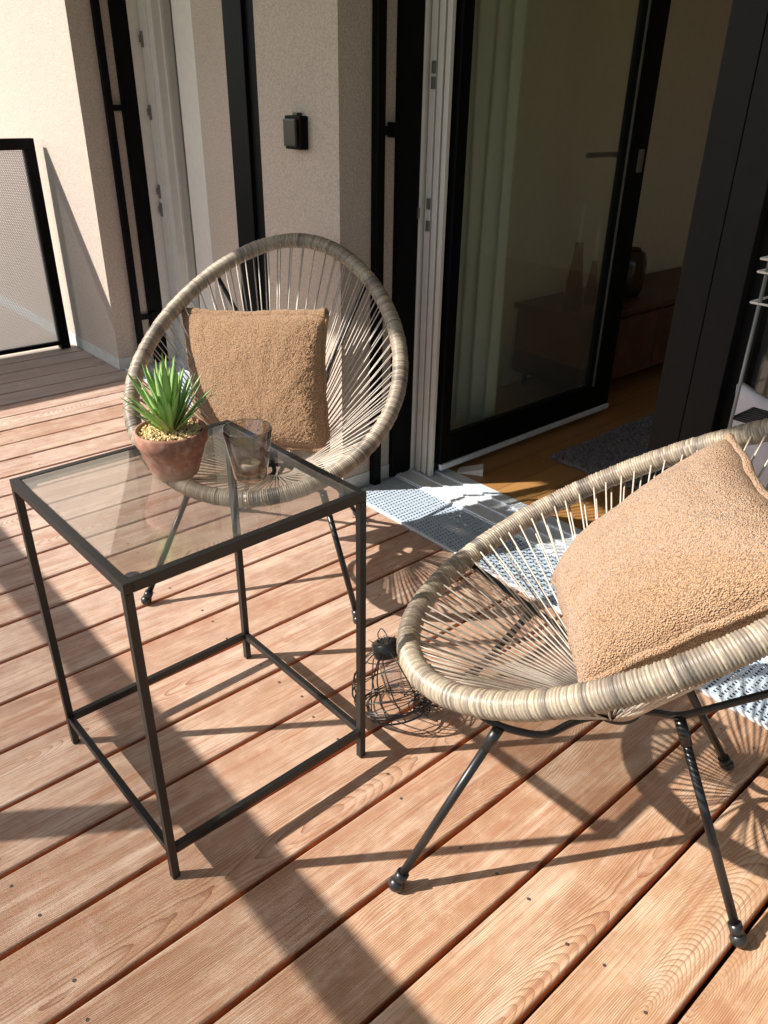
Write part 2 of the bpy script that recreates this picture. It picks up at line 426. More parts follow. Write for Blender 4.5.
# ------------------------------------------------------------------ building
YF = 1.49; YN = 1.80
XA = -3.69; XB0 = -2.31; XB1 = -1.905
house = empty('apartment_building', (0, 0, -3), label='beige rendered apartment building facade with recessed balcony doors', cat='building')
def hp(name, bm, mt, parent=house, lab=None):
    o = obj(name, bm, mt, parent); o.matrix_parent_inverse = Matrix.Translation((0, 0, 3))
    if lab: o['label'] = lab
    return o
hp('wall', B(-9, XA, 1.478, 1.95, -3, 4.5), M['stucco'], lab='sunlit beige rendered wall left of the first door')
hp('plinth', B(-9, XA+.004, 1.4755, 1.951, -.01, .055), M['plinth'])
hp('pier', B(XB0, XB1, YF, 1.90, -.1, 4.5), M['stucco'], lab='narrow rendered wall between the two doors')
hp('plinth', B(XB0-.003, XB1+.003, YF-.003, 1.901, -.1, .05), M['plinth'])
hp('niche_wall', B(-3.25, XB0, 1.805, 1.95, -.1, 2.35), M['stucco'])
hp('lintel', B(XA, XB0, YF, 1.95, 2.35, 4.5), M['stucco'])
hp('lintel', B(XB1, 3.0, YF+.001, 1.95, 2.35, 4.5), M['stucco'])
hp('side_wall', B(.9, 3.0, YF+.002, 1.95, -3, 2.35), M['stucco'])
hp('foundation_wall', B(XA, 3.0, 1.76, 2.0, -3, -.13), M['stucco'])
bm = bmesh.new()
v0 = [bm.verts.new((x, y, 2.6)) for x, y in ((-5.15, -.735), (3.2, -.735), (3.2, 1.475), (-4.3, 1.475), (-4.36, .62), (-4.45, .35), (-4.72, -.04))]  # slanted left end is invented, shaped to shade the far left recess
f0 = bm.faces.new(v0[::-1]); ex = bmesh.ops.extrude_face_region(bm, geom=[f0])
for g in ex['geom']:
    if isinstance(g, bmesh.types.BMVert): g.co.z = 2.82
bmesh.ops.recalc_face_normals(bm, faces=bm.faces)
hp('balcony_slab', bm, M['concrete'], lab='unseen concrete balcony slab above the terrace, left end shaped for shade')
# structure of the room
tag(obj('interior_floor', B(-3.6, 2.2, 1.90, 5.5, -.06, .012), M['parquet']), kind='structure')
bm = bmesh.new()
box(bm, -2.42, -2.30, 1.96, 5.5, 0.012, 2.45)
box(bm, -2.30, 2.1, 5.4, 5.5, 0.012, 2.45)
box(bm, 2.1, 2.2, 1.96, 5.5, 0.012, 2.45)
box(bm, 1.0, 2.1, 1.955, 2.0, 0.012, 2.45)
tag(obj('interior_wall', bm, M['wall_in']), kind='structure')
tag(obj('interior_ceiling', B(-3.6, 2.2, 1.955, 5.5, 2.45, 2.55), M['wall_in']), kind='structure')
bm = B(-3.60, -2.42, 3.3, 3.4, 0.012, 2.45); box(bm, -3.7, -3.6, 1.951, 3.4, 0.012, 2.45)
tag(obj('interior_wall', bm, M['wall_in']), kind='structure')

# ---- first door recess (far left)
fw = empty('balcony_door', (-3.5, 1.80, 0), label='white framed balcony door with pale curtain in the far left recess', cat='door')
def part(name, bm, mt, root, smooth=False, parent=None):
    o = obj(name, bm, mt, parent or root, smooth)
    if parent is None: o.matrix_parent_inverse = root.matrix_basis.inverted() if root.matrix_basis != Matrix.Identity(4) else Matrix.Identity(4)
    return o
def setinv(root):
    for c in root.children: c.matrix_parent_inverse = Matrix.LocRotScale(root.location, root.rotation_euler, None).inverted()
bm = bmesh.new(); box(bm, XA, XA+.018, 1.660, 1.735, .0, 2.35, .002)
part('outer_frame', bm, M['black'], fw)
bm = bmesh.new()
box(bm, XA+.001, XA+.016, 1.735, 1.80, .01, 2.35); box(bm, XA+.002, -3.56, 1.79, 1.85, .01, 2.35, .003); box(bm, XA+.022, -3.60, 1.783, 1.79, .01, 2.35)
box(bm, -3.56, -3.25, 1.80, 1.85, 2.22, 2.35)
part('jamb', bm, M['white'], fw)
bm = B(-3.56, -3.545, 1.825, 1.87, .03, 2.2); box(bm, -3.42, -3.252, 1.81, 1.86, .03, 2.2, .004)
part('sash', bm, M['white'], fw)
for z in (1.43, 1.147, .815, .735):
    bm = B(-3.665, -3.648, 1.777, 1.783, z-.03, z+.03, .001); box(bm, -3.668, -3.655, 1.772, 1.777, z-.012, z+.016)
    part('strike_plate', bm, M['metal'], fw)
part('glass_pane', B(-3.545, -3.385, 1.836, 1.838, .05, 2.2), M['jar_window'], fw)
part('sill', B(XA, XB0, 1.745, 1.80, -.03, .015, .003), M['alu'], fw)
setinv(fw)
def curtain(name, x0, x1, y, z0, z1, amp, freq, label, yaw=0, dx=0):
    bm = bmesh.new(); n = 120; rows = []
    for i in range(n+1):
        t = i/n; x = x0+(x1-x0)*t; yy = y+yaw*t+amp*math.sin(t*freq*2*PI)+amp*.4*math.sin(t*freq*5.3+1)
        rows.append([bm.verts.new((x+dx*(1-z/z1)*t, yy+.25*amp*math.sin(z*3+t*20), z)) for z in [z0+(z1-z0)*j/10 for j in range(11)]])
    for a, b in zip(rows, rows[1:]):
        for j in range(10): f = bm.faces.new((a[j], b[j], b[j+1], a[j+1])); f.smooth = True
    o = obj(name, bm, M['curtain']); sol = o.modifiers.new('thick', 'SOLIDIFY'); sol.thickness = .001
    tag(o, label, 'curtain')
curtain('curtain', -3.685, -3.18, 1.885, .03, 2.2, .006, 9, 'pale sheer curtain behind the far left balcony door pane')

# ---- slim vertical rails with brackets
def guide(x, y, brs, label, dirx, xf):
    g = empty('guide_rail', (x, y, 0), label=label, cat='rail')
    part('tube', B(x-.015, x+.015, y-.015, y+.015, .0, 2.35, .003), M['black'], g)
    for z in brs:
        bm = B(x-.008, x+.008, y+.015, 1.70, z-.012, z+.012, .002); box(bm, x-.014, x+.014, 1.668, 1.70, z-.018, z+.022, .002)
        part('bracket', bm, M['black'], g)
    setinv(g)
guide(XA+.017, 1.597, (1.165, .243), 'slim black vertical rail with brackets in the far left door recess', 1, 0)
guide(XB1+.017, 1.622, (1.135,), 'slim black vertical rail with one bracket beside the middle wall', 1, 0)
bp = empty('steel_post', (-2.38, 1.53, 0), label='broad black steel post behind the round chair back', cat='post')
bm = B(-2.565, -2.31, 1.535, 1.60, -.05, 2.35, .004); 
part('post_body', bm, M['black'], bp)
bm = B(-2.45, -2.43, 1.522, 1.535, -.05, 2.35, .002)
part('rib', bm, M['black'], bp)
setinv(bp)

# ---- main door
md = empty('patio_door', (-1.85, 1.80, 0), label='tall patio door with black glazed leaf swung open into the room', cat='door')
bm = bmesh.new(); box(bm, XB1, XB1+.02, 1.70, 1.79, 0, 2.35, .002); 
part('outer_frame', bm, M['black'], md)
bm = bmesh.new()
for (x0, x1, y0, y1) in ((-1.905, -1.880, 1.790, 1.815), (-1.868, -1.845, 1.800, 1.82), (-1.837, -1.815, 1.800, 1.82), (-1.806, -1.787, 1.800, 1.815)):
    box(bm, x0, x1, y0, y1, .01, 2.35, .002)
box(bm, -1.89, -.97, 1.79, 1.86, 2.25, 2.35)
part('jamb', bm, M['white'], md)
bm = B(-1.905, -1.808, 1.822, 1.90, .01, 2.35); part('seal', bm, M['rubber'], md)
for (x, z, yy) in ((-1.886, .90, 1.787), (-1.850, .93, 1.797), (-1.850, .865, 1.797), (-1.850, 1.30, 1.797), (-1.85, 1.26, 1.797)):
    part('strike_plate', B(x-.005, x+.007, yy-.004, yy+.003, z-.016, z+.016, .001), M['metal'], md)
# leaf, open 90 degrees into the room, hinged at the left
LX0, LX1 = -1.805, -1.77
bm = bmesh.new()
box(bm, LX0, LX1, 1.828, 1.872, .055, 2.30, .003)
box(bm, LX0, LX1, 2.715, 2.86, .055, 2.30, .003)
box(bm, LX0, LX1, 1.872, 2.715, .055, .16, .003)
box(bm, LX0, LX1, 1.872, 2.715, 2.18, 2.30, .003)
leaf = part('door_leaf', bm, M['black'], md)
setinv(md)
def sub(name, bm, mt, par, smooth=False): return obj(name, bm, mt, par, smooth)
sub('leaf_glass', B(-1.793, -1.787, 1.868, 2.72, .155, 2.185), M['door_glass'], leaf)
bm = B(LX1-.006, LX1+.008, 1.828, 2.86, .035, .056, .002); sub('drip_rail', bm, M['alu'], leaf)
bm = bmesh.new(); tube(bm, arc_poly([(LX0, 2.745, 1.045), (LX0-.045, 2.745, 1.045), (LX0-.048, 2.60, 1.045)], .012), .0095, 10)
box(bm, LX0-.006, LX0, 2.73, 2.76, .97, 1.08, .002); sub('handle', bm, M['black'], leaf)
sub('lock_plate', B(LX1+.0005, LX1+.004, 2.80, 2.835, .985, 1.065, .001), M['metal'], leaf)
bm = B(LX1-.001, LX1+.004, 2.722, 2.732, .16, 2.18); sub('glazing_bead', bm, M['metal'], leaf)
# threshold of aluminium profiles
th = empty('door_threshold', (-1.3, 1.8, 0), label='ridged pale aluminium threshold between grating and parquet', cat='threshold')
bm = bmesh.new()
for y0, y1, z1 in ((1.722, 1.745, .009), (1.745, 1.785, .006), (1.785, 1.797, .011), (1.797, 1.845, .008), (1.845, 1.862, .015), (1.862, 1.898, .013)):
    box(bm, XB1+.003, .9, y0, y1, -.06, z1, .0015)
part('profile', bm, M['alu'], th)
setinv(th)
# gratings
def grating(x0, x1, label):
    g = empty('drain_grating', (x0, 1.6, 0), label=label, cat='grating')
    part('perforated_panel', B(x0, x1, 1.505, 1.715, .0005, .0022), M['grating'], g)
    bm = bmesh.new(); box(bm, x0, x1, 1.497, 1.505, -.03, .004); box(bm, x0, x1, 1.715, 1.7215, -.03, .005)
    part('edge_profile', bm, M['alu'], g)
    part('channel', B(x0, x1, 1.50, 1.72, -.12, -.10), M['black'], g)
    setinv(g)
grating(XB1+.02, .9, 'pale perforated drainage grating in front of the open patio door')
grating(XA+.003, XB0-.003, 'blue grey perforated grating in the far left door recess')

# ---- anthracite double panel at the right of the door
sp = empty('door_panel', (-.9, 1.82, 0), label='wide anthracite grey panel with a narrow seam right of the doorway', cat='panel')
part('front_panel', B(-.972, -.8915, 1.800, 1.90, .03, 2.30, .002), M['anthracite'], sp)
part('front_panel', B(-.8895, -.812, 1.800, 1.90, .03, 2.30, .002), M['anthracite'], sp)
part('recess', B(-.812, -.770, 1.83, 1.91, .03, 2.30), M['black'], sp)
setinv(sp)
rw = empty('glazed_window', (0, 1.86, 0), label='dark glazed fixed window at the right edge', cat='window')
part('pane', B(-.770, .86, 1.862, 1.868, .06, 2.28), M['door_glass'], rw)
bm = B(-.770, .9, 1.84, 1.90, .02, .07); box(bm, -.770, .9, 1.84, 1.90, 2.26, 2.35); box(bm, .84, .9, 1.84, 1.90, .07, 2.26)
part('window_frame', bm, M['black'], rw)
setinv(rw)
# wire rack in front of that window
rk = empty('wire_rack', (-.66, 1.60, 0), label='light metal wire rack in front of the dark window at the right edge', cat='rack')
for x in (-.683, -.25):
    for y in (1.60,):
        bm = bmesh.new(); tube(bm, [(x, y, .012), (x, y, 1.02)], .0042, 8); part('upright', bm, M['metal'], rk)
for z in (.30, .62):
    bm = bmesh.new()
    for i in range(9):
        yy = 1.60+.1*i/8; tube(bm, [(-.683, yy, z), (-.25, yy, z)], .0022, 6)
    tube(bm, [(-.683, 1.6, z), (-.683, 1.7, z)], .003, 6); tube(bm, [(-.25, 1.6, z), (-.25, 1.7, z)], .003, 6)
    part('wire_shelf', bm, M['steel'], rk)
for z in (.865, .925, .95):
    bm = bmesh.new(); tube(bm, [(-.700, 1.598, z), (-.66, 1.598, z)], .0025, 6); tube(bm, [(-.70, 1.7, z), (-.70, 1.598, z)], .0025, 6)
    part('prong', bm, M['white'], rk)
setinv(rk)
# grey folded cloth / bag on the rack
bm = bmesh.new(); n = 24
rows = []
for i in range(n+1):
    r = []
    for j in range(n+1):
        u = i/n; v = j/n
        x = -.748+.46*u; z = .05+.60*v*(1-.04*math.sin(u*5)); y = 1.745+.02*noise.noise(Vector((u*3, v*3, 1)))+.012*math.sin(u*9+v*4)
        r.append(bm.verts.new((x, y, z)))
    rows.append(r)
for a, b in zip(rows, rows[1:]):
    for j in range(n): bm.faces.new((a[j], b[j], b[j+1], a[j+1])).smooth = True
o = obj('folded_cloth', bm, M['greyc']); s_ = o.modifiers.new('t', 'SOLIDIFY'); s_.thickness = .02
tag(o, 'grey lilac cloth hanging behind the wire rack at the right edge', 'cloth')

# ---- wall switch
ws = empty('outdoor_switch', (-2.09, YF, 1.125), label='black outdoor switch box on the middle beige wall', cat='switch')
part('housing', B(-2.128, -2.050, YF-.030, YF, 1.080, 1.170, .004), M['black'], ws)
part('rocker', B(-2.120, -2.060, YF-.042, YF-.031, 1.088, 1.162, .004), M['rubber'], ws)
part('cable_gland', B(-2.10, -2.078, YF-.02, YF-.002, 1.170, 1.178, .001), M['rubber'], ws)
setinv(ws)

# ---- railings
rl = empty('side_railing', (-4.24, .4, 0), label='black framed perforated railing closing the far left end of the deck', cat='railing')
YR = -.636
bm = bmesh.new()
box(bm, -4.265, -4.215, YR, 1.435, .975, 1.025, .003); box(bm, -4.265, -4.215, 1.385, 1.435, .0, .975, .003)
box(bm, -4.265, -4.215, YR, YR+.05, -.1, .975, .003); box(bm, -4.255, -4.225, YR+.05, 1.385, .02, .04, .002)
part('frame', bm, M['black'], rl)
part('perforated_infill', B(-4.2412, -4.2392, YR+.05, 1.385, .04, .975), M['meshL'], rl)
setinv(rl)
rf = empty('front_railing', (-1.5, YR, 0), label='long front railing with flat top bar and perforated infill', cat='railing')
bm = bmesh.new(); box(bm, -4.21, 1.6, YR-.03, YR+.03, .975, 1.025, .003); box(bm, -4.21, 1.6, YR-.015, YR+.015, .02, .04)
part('top_bar', bm, M['black'], rf)
part('perforated_infill', B(-4.21, 1.6, YR-.001, YR+.001, .04, .975), M['meshF'], rf)
for x in (-3.25, -1.735, -.22, 1.3):
    part('baluster_post', B(x-.03, x+.03, YR-.02, YR+.02, -.1, .975, .003), M['black'], rf)
setinv(rf)

# ------------------------------------------------------------------ interior things
# rug
bm = bmesh.new(); n = 170; rows = []
for i in range(n+1):
    r = []
    for j in range(n+1):
        u = i/n; v = j/n
        r.append(bm.verts.new((-1.60+1.5*u+.01*noise.noise(Vector((v*20, 0, 0))), 2.25+.95*v+.10*u+.012*noise.noise(Vector((u*25, 3, 0))), .024+.016*random.random())))
    rows.append(r)
for a, b in zip(rows, rows[1:]):
    for j in range(n): bm.faces.new((a[j], b[j], b[j+1], a[j+1]))
o = obj('rug', bm, M['rug']); s_ = o.modifiers.new('t', 'SOLIDIFY'); s_.thickness = .012
tag(o, 'shaggy dark grey rug on the parquet inside the doorway', 'rug')
# sideboard
sb = empty('sideboard', (-2.08, 3.4, .012), label='low dark walnut sideboard against the wall inside the room', cat='sideboard')
part('carcass', B(-2.27, -1.885, 2.80, 4.4, .09, .385, .003), M['walnut'], sb)
part('top', B(-2.28, -1.870, 2.785, 4.415, .387, .41, .003), M['walnut'], sb)
for i in range(3):
    y = 2.82+i*.52; dr = B(-1.884, -1.868, y+.005, y+.515, .10, .375, .003); d_ = part('door_front', dr, M['walnut'], sb)
for x in (-2.24, -1.92):
    for y in (2.86, 4.34):
        bm = bmesh.new(); tube(bm, [(x, y, .012), (x, y, .09)], .012, 8); part('leg', bm, M['steel'], sb)
setinv(sb)
for i, (y, zb, zt, lab) in enumerate(((2.90, .69, .84, 'taller cream taper candle in an amber glass holder on the sideboard'), (3.03, .60, .77, 'shorter cream taper candle in a slim amber holder on the sideboard'))):
    c_ = empty('candlestick', (-2.05, y, .41), label=lab, cat='candlestick')
    bm = bmesh.new(); R_ = .036-.012*i
    lathe(bm, [(R_, 0), (R_*1.1, .01), (R_, (zb-.41)*.4), (R_*.6, (zb-.41)*.8), (R_*.45, zb-.41)], seg=24); obj('holder', bm, M['amber'], c_)
    bm = bmesh.new(); tube(bm, [(0, 0, zb-.43), (0, 0, zt-.41)], [.010, .007], 12); obj('taper_candle', bm, M['wax'], c_)
lm = empty('vase', (-2.05, 3.33, .41), label='glossy dark rounded vase on the sideboard behind the door edge', cat='vase')
bm = bmesh.new(); lathe(bm, [(0.001, 0), (.05, 0), (.065, .03), (.068, .15), (.055, .195), (.03, .21), (.028, .2)], seg=32); obj('body', bm, M['ceramic'], lm)
bm = bmesh.new(); tube(bm, [(.03*math.cos(t*PI/8), .03*math.sin(t*PI/8), .212) for t in range(16)], .004, 6, closed=True); obj('rim', bm, M['ceramic'], lm)
bm = bmesh.new()
bm.verts.new; v = [bm.verts.new(p) for p in ((-1.775, 1.935, .013), (-1.70, 1.985, .013), (-1.665, 1.945, .013), (-1.745, 1.895, .013), (-1.70, 1.985, .04), (-1.665, 1.945, .04))]
for f in ((3, 2, 1, 0), (0, 1, 4), (3, 5, 2), (0, 4, 5, 3), (1, 2, 5, 4)): bm.faces.new([v[i] for i in f])
bmesh.ops.recalc_face_normals(bm, faces=bm.faces)
tag(obj('door_wedge', bm, M['white']), 'small white wedge on the parquet under the open door leaf', 'doorstop')
curtain('curtain', -2.20, -1.835, 2.05, .02, 2.3, .022, 6, 'pale floor length curtain seen through the open glass leaf', yaw=.12)

# ------------------------------------------------------------------ chairs
QS = (0.352, 0.054, 0.021, 0.377, -0.055, 0.563, 0.235, 0.049, -0.106)
def rimp(t, off=0):
    W, e, f0, D, g, z0, Z, k, e2 = QS; s = math.cos(t)
    return Vector((W*math.sin(t)*(1+e*s+e2*s*s), f0-D*s+g*s*s, z0+Z*s+k*s*s))
# local axes of a chair: x = lateral, y = towards the front, z up
HUB = Vector((0, -.03, .276))
def chair(name, loc, ang, label, seed):
    rng = random.Random(seed)
    root = empty(name, (loc[0], loc[1], 0), ang-PI/2, label=label, cat='chair', group='round rattan chairs on the deck')
    root.scale = (-1, 1, 1) if False else (1, 1, 1)
    # x local must be lateral l=(-sin a, cos a) and y local f=(cos a, sin a): handled by mirroring x
    mx = lambda p: Vector((-p[0], p[1], p[2]))
    # rim
    NS = 1200
    cum = [0.0]; pp = [mx(rimp(2*PI*i/NS)) for i in range(NS)]
    for i in range(NS): cum.append(cum[-1]+(pp[(i+1) % NS]-pp[i]).length)
    Ltot = cum[-1]; nw = int(Ltot/.0050); per = 5; nr = nw*per
    pts = []; j = 0
    for i in range(nr):
        s = Ltot*i/nr
        while cum[j+1] < s: j += 1
        f = (s-cum[j])/(cum[j+1]-cum[j]); pts.append(pp[j].lerp(pp[(j+1) % NS], f))
    fr = frames(pts, True); sides = 16; R = .0195
    bm = bmesh.new(); rings = []; wv = []; al = []
    wc = []
    band = 0
    for k in range(nw+1):
        q = noise.noise(Vector((k*.035+seed*11, seed, 0)))*.26+noise.noise(Vector((k*.21, seed+5, 0)))*.35+rng.uniform(-.36, .34)
        wc.append(min(1, max(0, .50+q)))
    # a few darker tie windings
    for _ in range(9):
        k = rng.randrange(nw-8)
        for d in range(rng.randint(3, 6)): wc[k+d] = max(0, wc[k+d]-.4)
    jit = [rng.uniform(-.0008, .0008) for _ in range(nw+1)]
    for i, p in enumerate(pts):
        u, v = fr[i]; ring = []
        for s_ in range(sides):
            ph = i/per - s_/sides; kk = int(math.floor(ph)) % nw; fp = ph-math.floor(ph)
            rr = R-.0008+.0021*abs(math.sin(PI*fp))**.7+jit[kk]
            a = 2*PI*s_/sides
            ring.append(bm.verts.new(p+u*(rr*math.cos(a))+v*(rr*math.sin(a))))
            wv.append(wc[kk]*(.05+.95*min(1, 2.2*math.sin(PI*fp)))); al.append(i/nr)
        rings.append(ring)
    for i in range(nr):
        a = rings[i]; b = rings[(i+1) % nr]
        for s_ in range(sides): bm.faces.new((a[s_], a[(s_+1) % sides], b[(s_+1) % sides], b[s_])).smooth = True
    o = obj('rim', bm, M['rattan'], root)
    o.data.attributes.new('wrap', 'FLOAT', 'POINT').data.foreach_set('value', wv)
    o.data.attributes.new('along', 'FLOAT', 'POINT').data.foreach_set('value', al)
    # cords
    bm = bmesh.new(); npair = 80; hubpts = []
    hr = .052
    for k in range(npair):
        ta = 2*PI*(k+.5)/npair
        # even spacing along the length of the rim
        uu = (k+.5)/npair; s = Ltot*(uu+.22*math.sin(2*PI*uu)/(2*PI)); j = max(i for i in range(0, NS, 3) if cum[i] <= s)
        t = 2*PI*j/NS
        for side in (-1, 1):
            tt = t+side*.0175; P = mx(rimp(tt)); inward = (mx(HUB)-P).normalized()
            nrm = Vector((0, 0, 1)); nrm = (nrm-inward*nrm.dot(inward)).normalized()
            start = P+nrm*(R*.75*side)+inward*(R*.7)
            ang_ = math.atan2(P.y-HUB.y, P.x-0)
            end = mx(HUB)+Vector((hr*math.cos(ang_), hr*.85*math.sin(ang_), .004+.004*side))
            midp = start.lerp(end, .5)+Vector((0, 0, -.004))
            ps = [start.lerp(midp, q/2)+Vector((0, 0, 0)) for q in range(2)]+[midp, midp.lerp(end, .5), end]
            tube(bm, ps, .0017, 6)
    obj('cord_weave', bm, M['cord'], root)
    bm = bmesh.new(); tube(bm, [mx(HUB)+Vector((hr*math.cos(a*PI/16), hr*.85*math.sin(a*PI/16), 0)) for a in range(32)], .006, 8, closed=True)
    obj('hub_ring', bm, M['steel'], root)
    # frame
    Jf = Vector((.175, .147, .315)); Jb = Vector((.062, -.13, .325))
    for sx in (1, -1):
        def S(p): return mx((p[0]*sx, p[1], p[2]))
        rt = rimp(sx*PI*.225); rf_ = rimp(sx*PI*.80)
        bm = bmesh.new()
        tube(bm, arc_poly([mx(rt), S((.11, -.33, .515)), S(Jb), S((.03, -.09, .297)), S((.004, -.045, .262)), S((.03, -.01, .262)), S((.08, .03, .283)), S((.149, .075, .293)), S(Jf), mx(rf_)-Vector((0, 0, .012))], .03), .0065, 10)
        obj('support_rod', bm, M['steel'], root)
        for J, F_ in ((Jf, (.29, .28, 0.014)), (Jb, (.2, -.28, .014))):
            bm = bmesh.new(); a = S(J); b = S(F_); b0 = b+(a-b).normalized()*.012
            tube(bm, [a, b0], .0078, 12)
            tube(bm, [a+(b-a)*.0, a+(b-a)*.13], .0098, 12)
            lg = obj('leg', bm, M['steel'], root)
            bm = bmesh.new(); ball(bm, (b.x, b.y, .0135), .0145, .95, 16); d_ = (a-b).normalized()
            tube(bm, [b+d_*.006, b+d_*.026], .0115, 12); obj('rubber_foot', bm, M['rubber'], lg)
    return root
A1 = -.851; A2 = -2.613
ch1 = chair('rattan_chair', (-1.681, 1.064), A1, 'round woven chair facing forward behind the glass table', 1)
ch2 = chair('rattan_chair', (-.543, .998), A2, 'round woven chair in the right foreground seen from its side', 4)

# ------------------------------------------------------------------ cushions
def cushion(loc_c, ang, u, v, W, H, T, label, seed, hem_all, cs):
    """u,v: unit vectors in chair-local (lateral, front, up)"""
    l = Vector((-math.sin(ang), math.cos(ang), 0)); f = Vector((math.cos(ang), math.sin(ang), 0))
    def wd(p, c=None):
        q = l*p[0]+f*p[1]+Vector((0, 0, p[2]))
        return q
    U = wd(u).normalized(); V = wd(v).normalized(); NN = U.cross(V).normalized()
    if NN.dot(f+Vector((0, 0, .5))) < 0: NN = -NN
    cen = Vector((loc_c[2][0], loc_c[2][1], 0))+wd(loc_c[1])
    CW = {kk: wd(cs[kk])-wd(loc_c[1]) for kk in cs}
    root = empty('cushion', cen, 0, label=label, cat='cushion', group='bouclé cushions on the chairs')
    n = 190; bm = bmesh.new()
    def P(a, b, side):
        ax = 1-.055*(1-b*b)**1.0; bx = 1-.05*(1-a*a)
        rr = max(0, (1-abs(a)**2.6))*max(0, (1-abs(b)**2.6))
        t = T/2*rr**.42
        wr = noise.noise(Vector((a*1.7+seed, b*1.7, side*3)))*.007*rr**.3 + noise.noise(Vector((a*5+seed, b*4, side)))*.0035*rr**.3
        q = Vector((a*W/2*ax*V0+W0*0, b*H/2*bx, 0))
        q.z = side*(t+wr)
        d = Vector((q.x*160+seed*9, q.y*160, side*5)); 
        nb = (noise.noise(d*(2.4 if seed > 5 else 2.1))*(.0010 if seed > 5 else .0019)+noise.noise(d*.5)*.0010)*min(1, rr*12)
        q.z += side*nb
        q.x += noise.noise(Vector((b*4, seed, 1)))*.005*abs(a)**4; q.y += noise.noise(Vector((a*4, seed, 7)))*.006*abs(b)**4
        fa = q.x/W+.5; fb = q.y/H+.5
        return (CW['BL']*(1-fa)+CW['BR']*fa)*(1-fb)+(CW['TL']*(1-fa)+CW['TR']*fa)*fb+NN*q.z
    V0 = 1; W0 = 0
    grids = {}
    for side in (1, -1):
        g = []
        for i in range(n+1):
            r = []
            for j in range(n+1):
                # denser near the border
                a = math.sin((i/n*2-1)*PI/2); b = math.sin((j/n*2-1)*PI/2)
                a = a*.5+(i/n*2-1)*.5; b = b*.5+(j/n*2-1)*.5
                if side == -1 and (i in (0, n) or j in (0, n)): r.append(grids[1][i][j])
                else: r.append(bm.verts.new(P(a, b, side)))
            g.append(r)
        grids[side] = g
        for i in range(n):
            for j in range(n):
                q = (g[i][j], g[i+1][j], g[i+1][j+1], g[i][j+1])
                bm.faces.new(q if side == 1 else q[::-1]).smooth = True
    bmesh.ops.recalc_face_normals(bm, faces=bm.faces)
    obj('cover', bm, M['boucle'], root)
    # rolled hem edges
    def edge(which, r0, curl):
        pts = []; rr = []
        for i in range(81):
            a = -1+2*i/80
            if which == 'top': p = P(a, 1, 0)
            elif which == 'bottom': p = P(a, -1, 0)
            elif which == 'right': p = P(1, a, 0)
            else: p = P(-1, a, 0)
            nz = noise.noise(Vector((a*6, seed, 3)))
            pts.append(p+NN*(curl*(1-a*a*.6)+nz*.003)); rr.append(r0*(1+.25*nz+.12*noise.noise(Vector((a*60, seed, 9)))))
        bm = bmesh.new(); tube(bm, pts, rr, 14); return bm
    for wh, r0, cu in hem_all: obj('hem', edge(wh, r0, cu), M['boucle'], root)
    return root
def cvec(a, b): return tuple(a[i]-b[i] for i in range(3))
# corner positions solved in each chair's local frame (lateral, front, up)
c1 = dict(TL=(-.290, -.195, .675), TR=(.140, -.121, .708), BR=(.163, -.005, .366), BL=(-.240, -.045, .311))
c2 = dict(TL=(-.246, -.145, .702), TR=(.285, -.222, .750), BR=(.249, .032, .495), BL=(-.135, .114, .419))
def mk(c, cen, ang, W, H, T, label, seed, hem):
    ctr = tuple(sum(c[k][i] for k in c)/4 for i in range(3))
    u = cvec(c['TR'], c['TL']); v = cvec(c['TL'], c['BL'])
    return cushion((0, ctr, cen), ang, u, v, W, H, T, label, seed, hem, c)
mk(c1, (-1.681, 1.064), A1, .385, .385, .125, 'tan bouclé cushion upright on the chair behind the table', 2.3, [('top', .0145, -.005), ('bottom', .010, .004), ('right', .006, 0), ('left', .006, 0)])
mk(c2, (-.543, .998), A2, .41, .42, .155, 'tan bouclé cushion leaning on the right foreground chair', 7.7, [('top', .009, .004), ('bottom', .005, 0), ('right', .006, 0), ('left', .005, 0)])

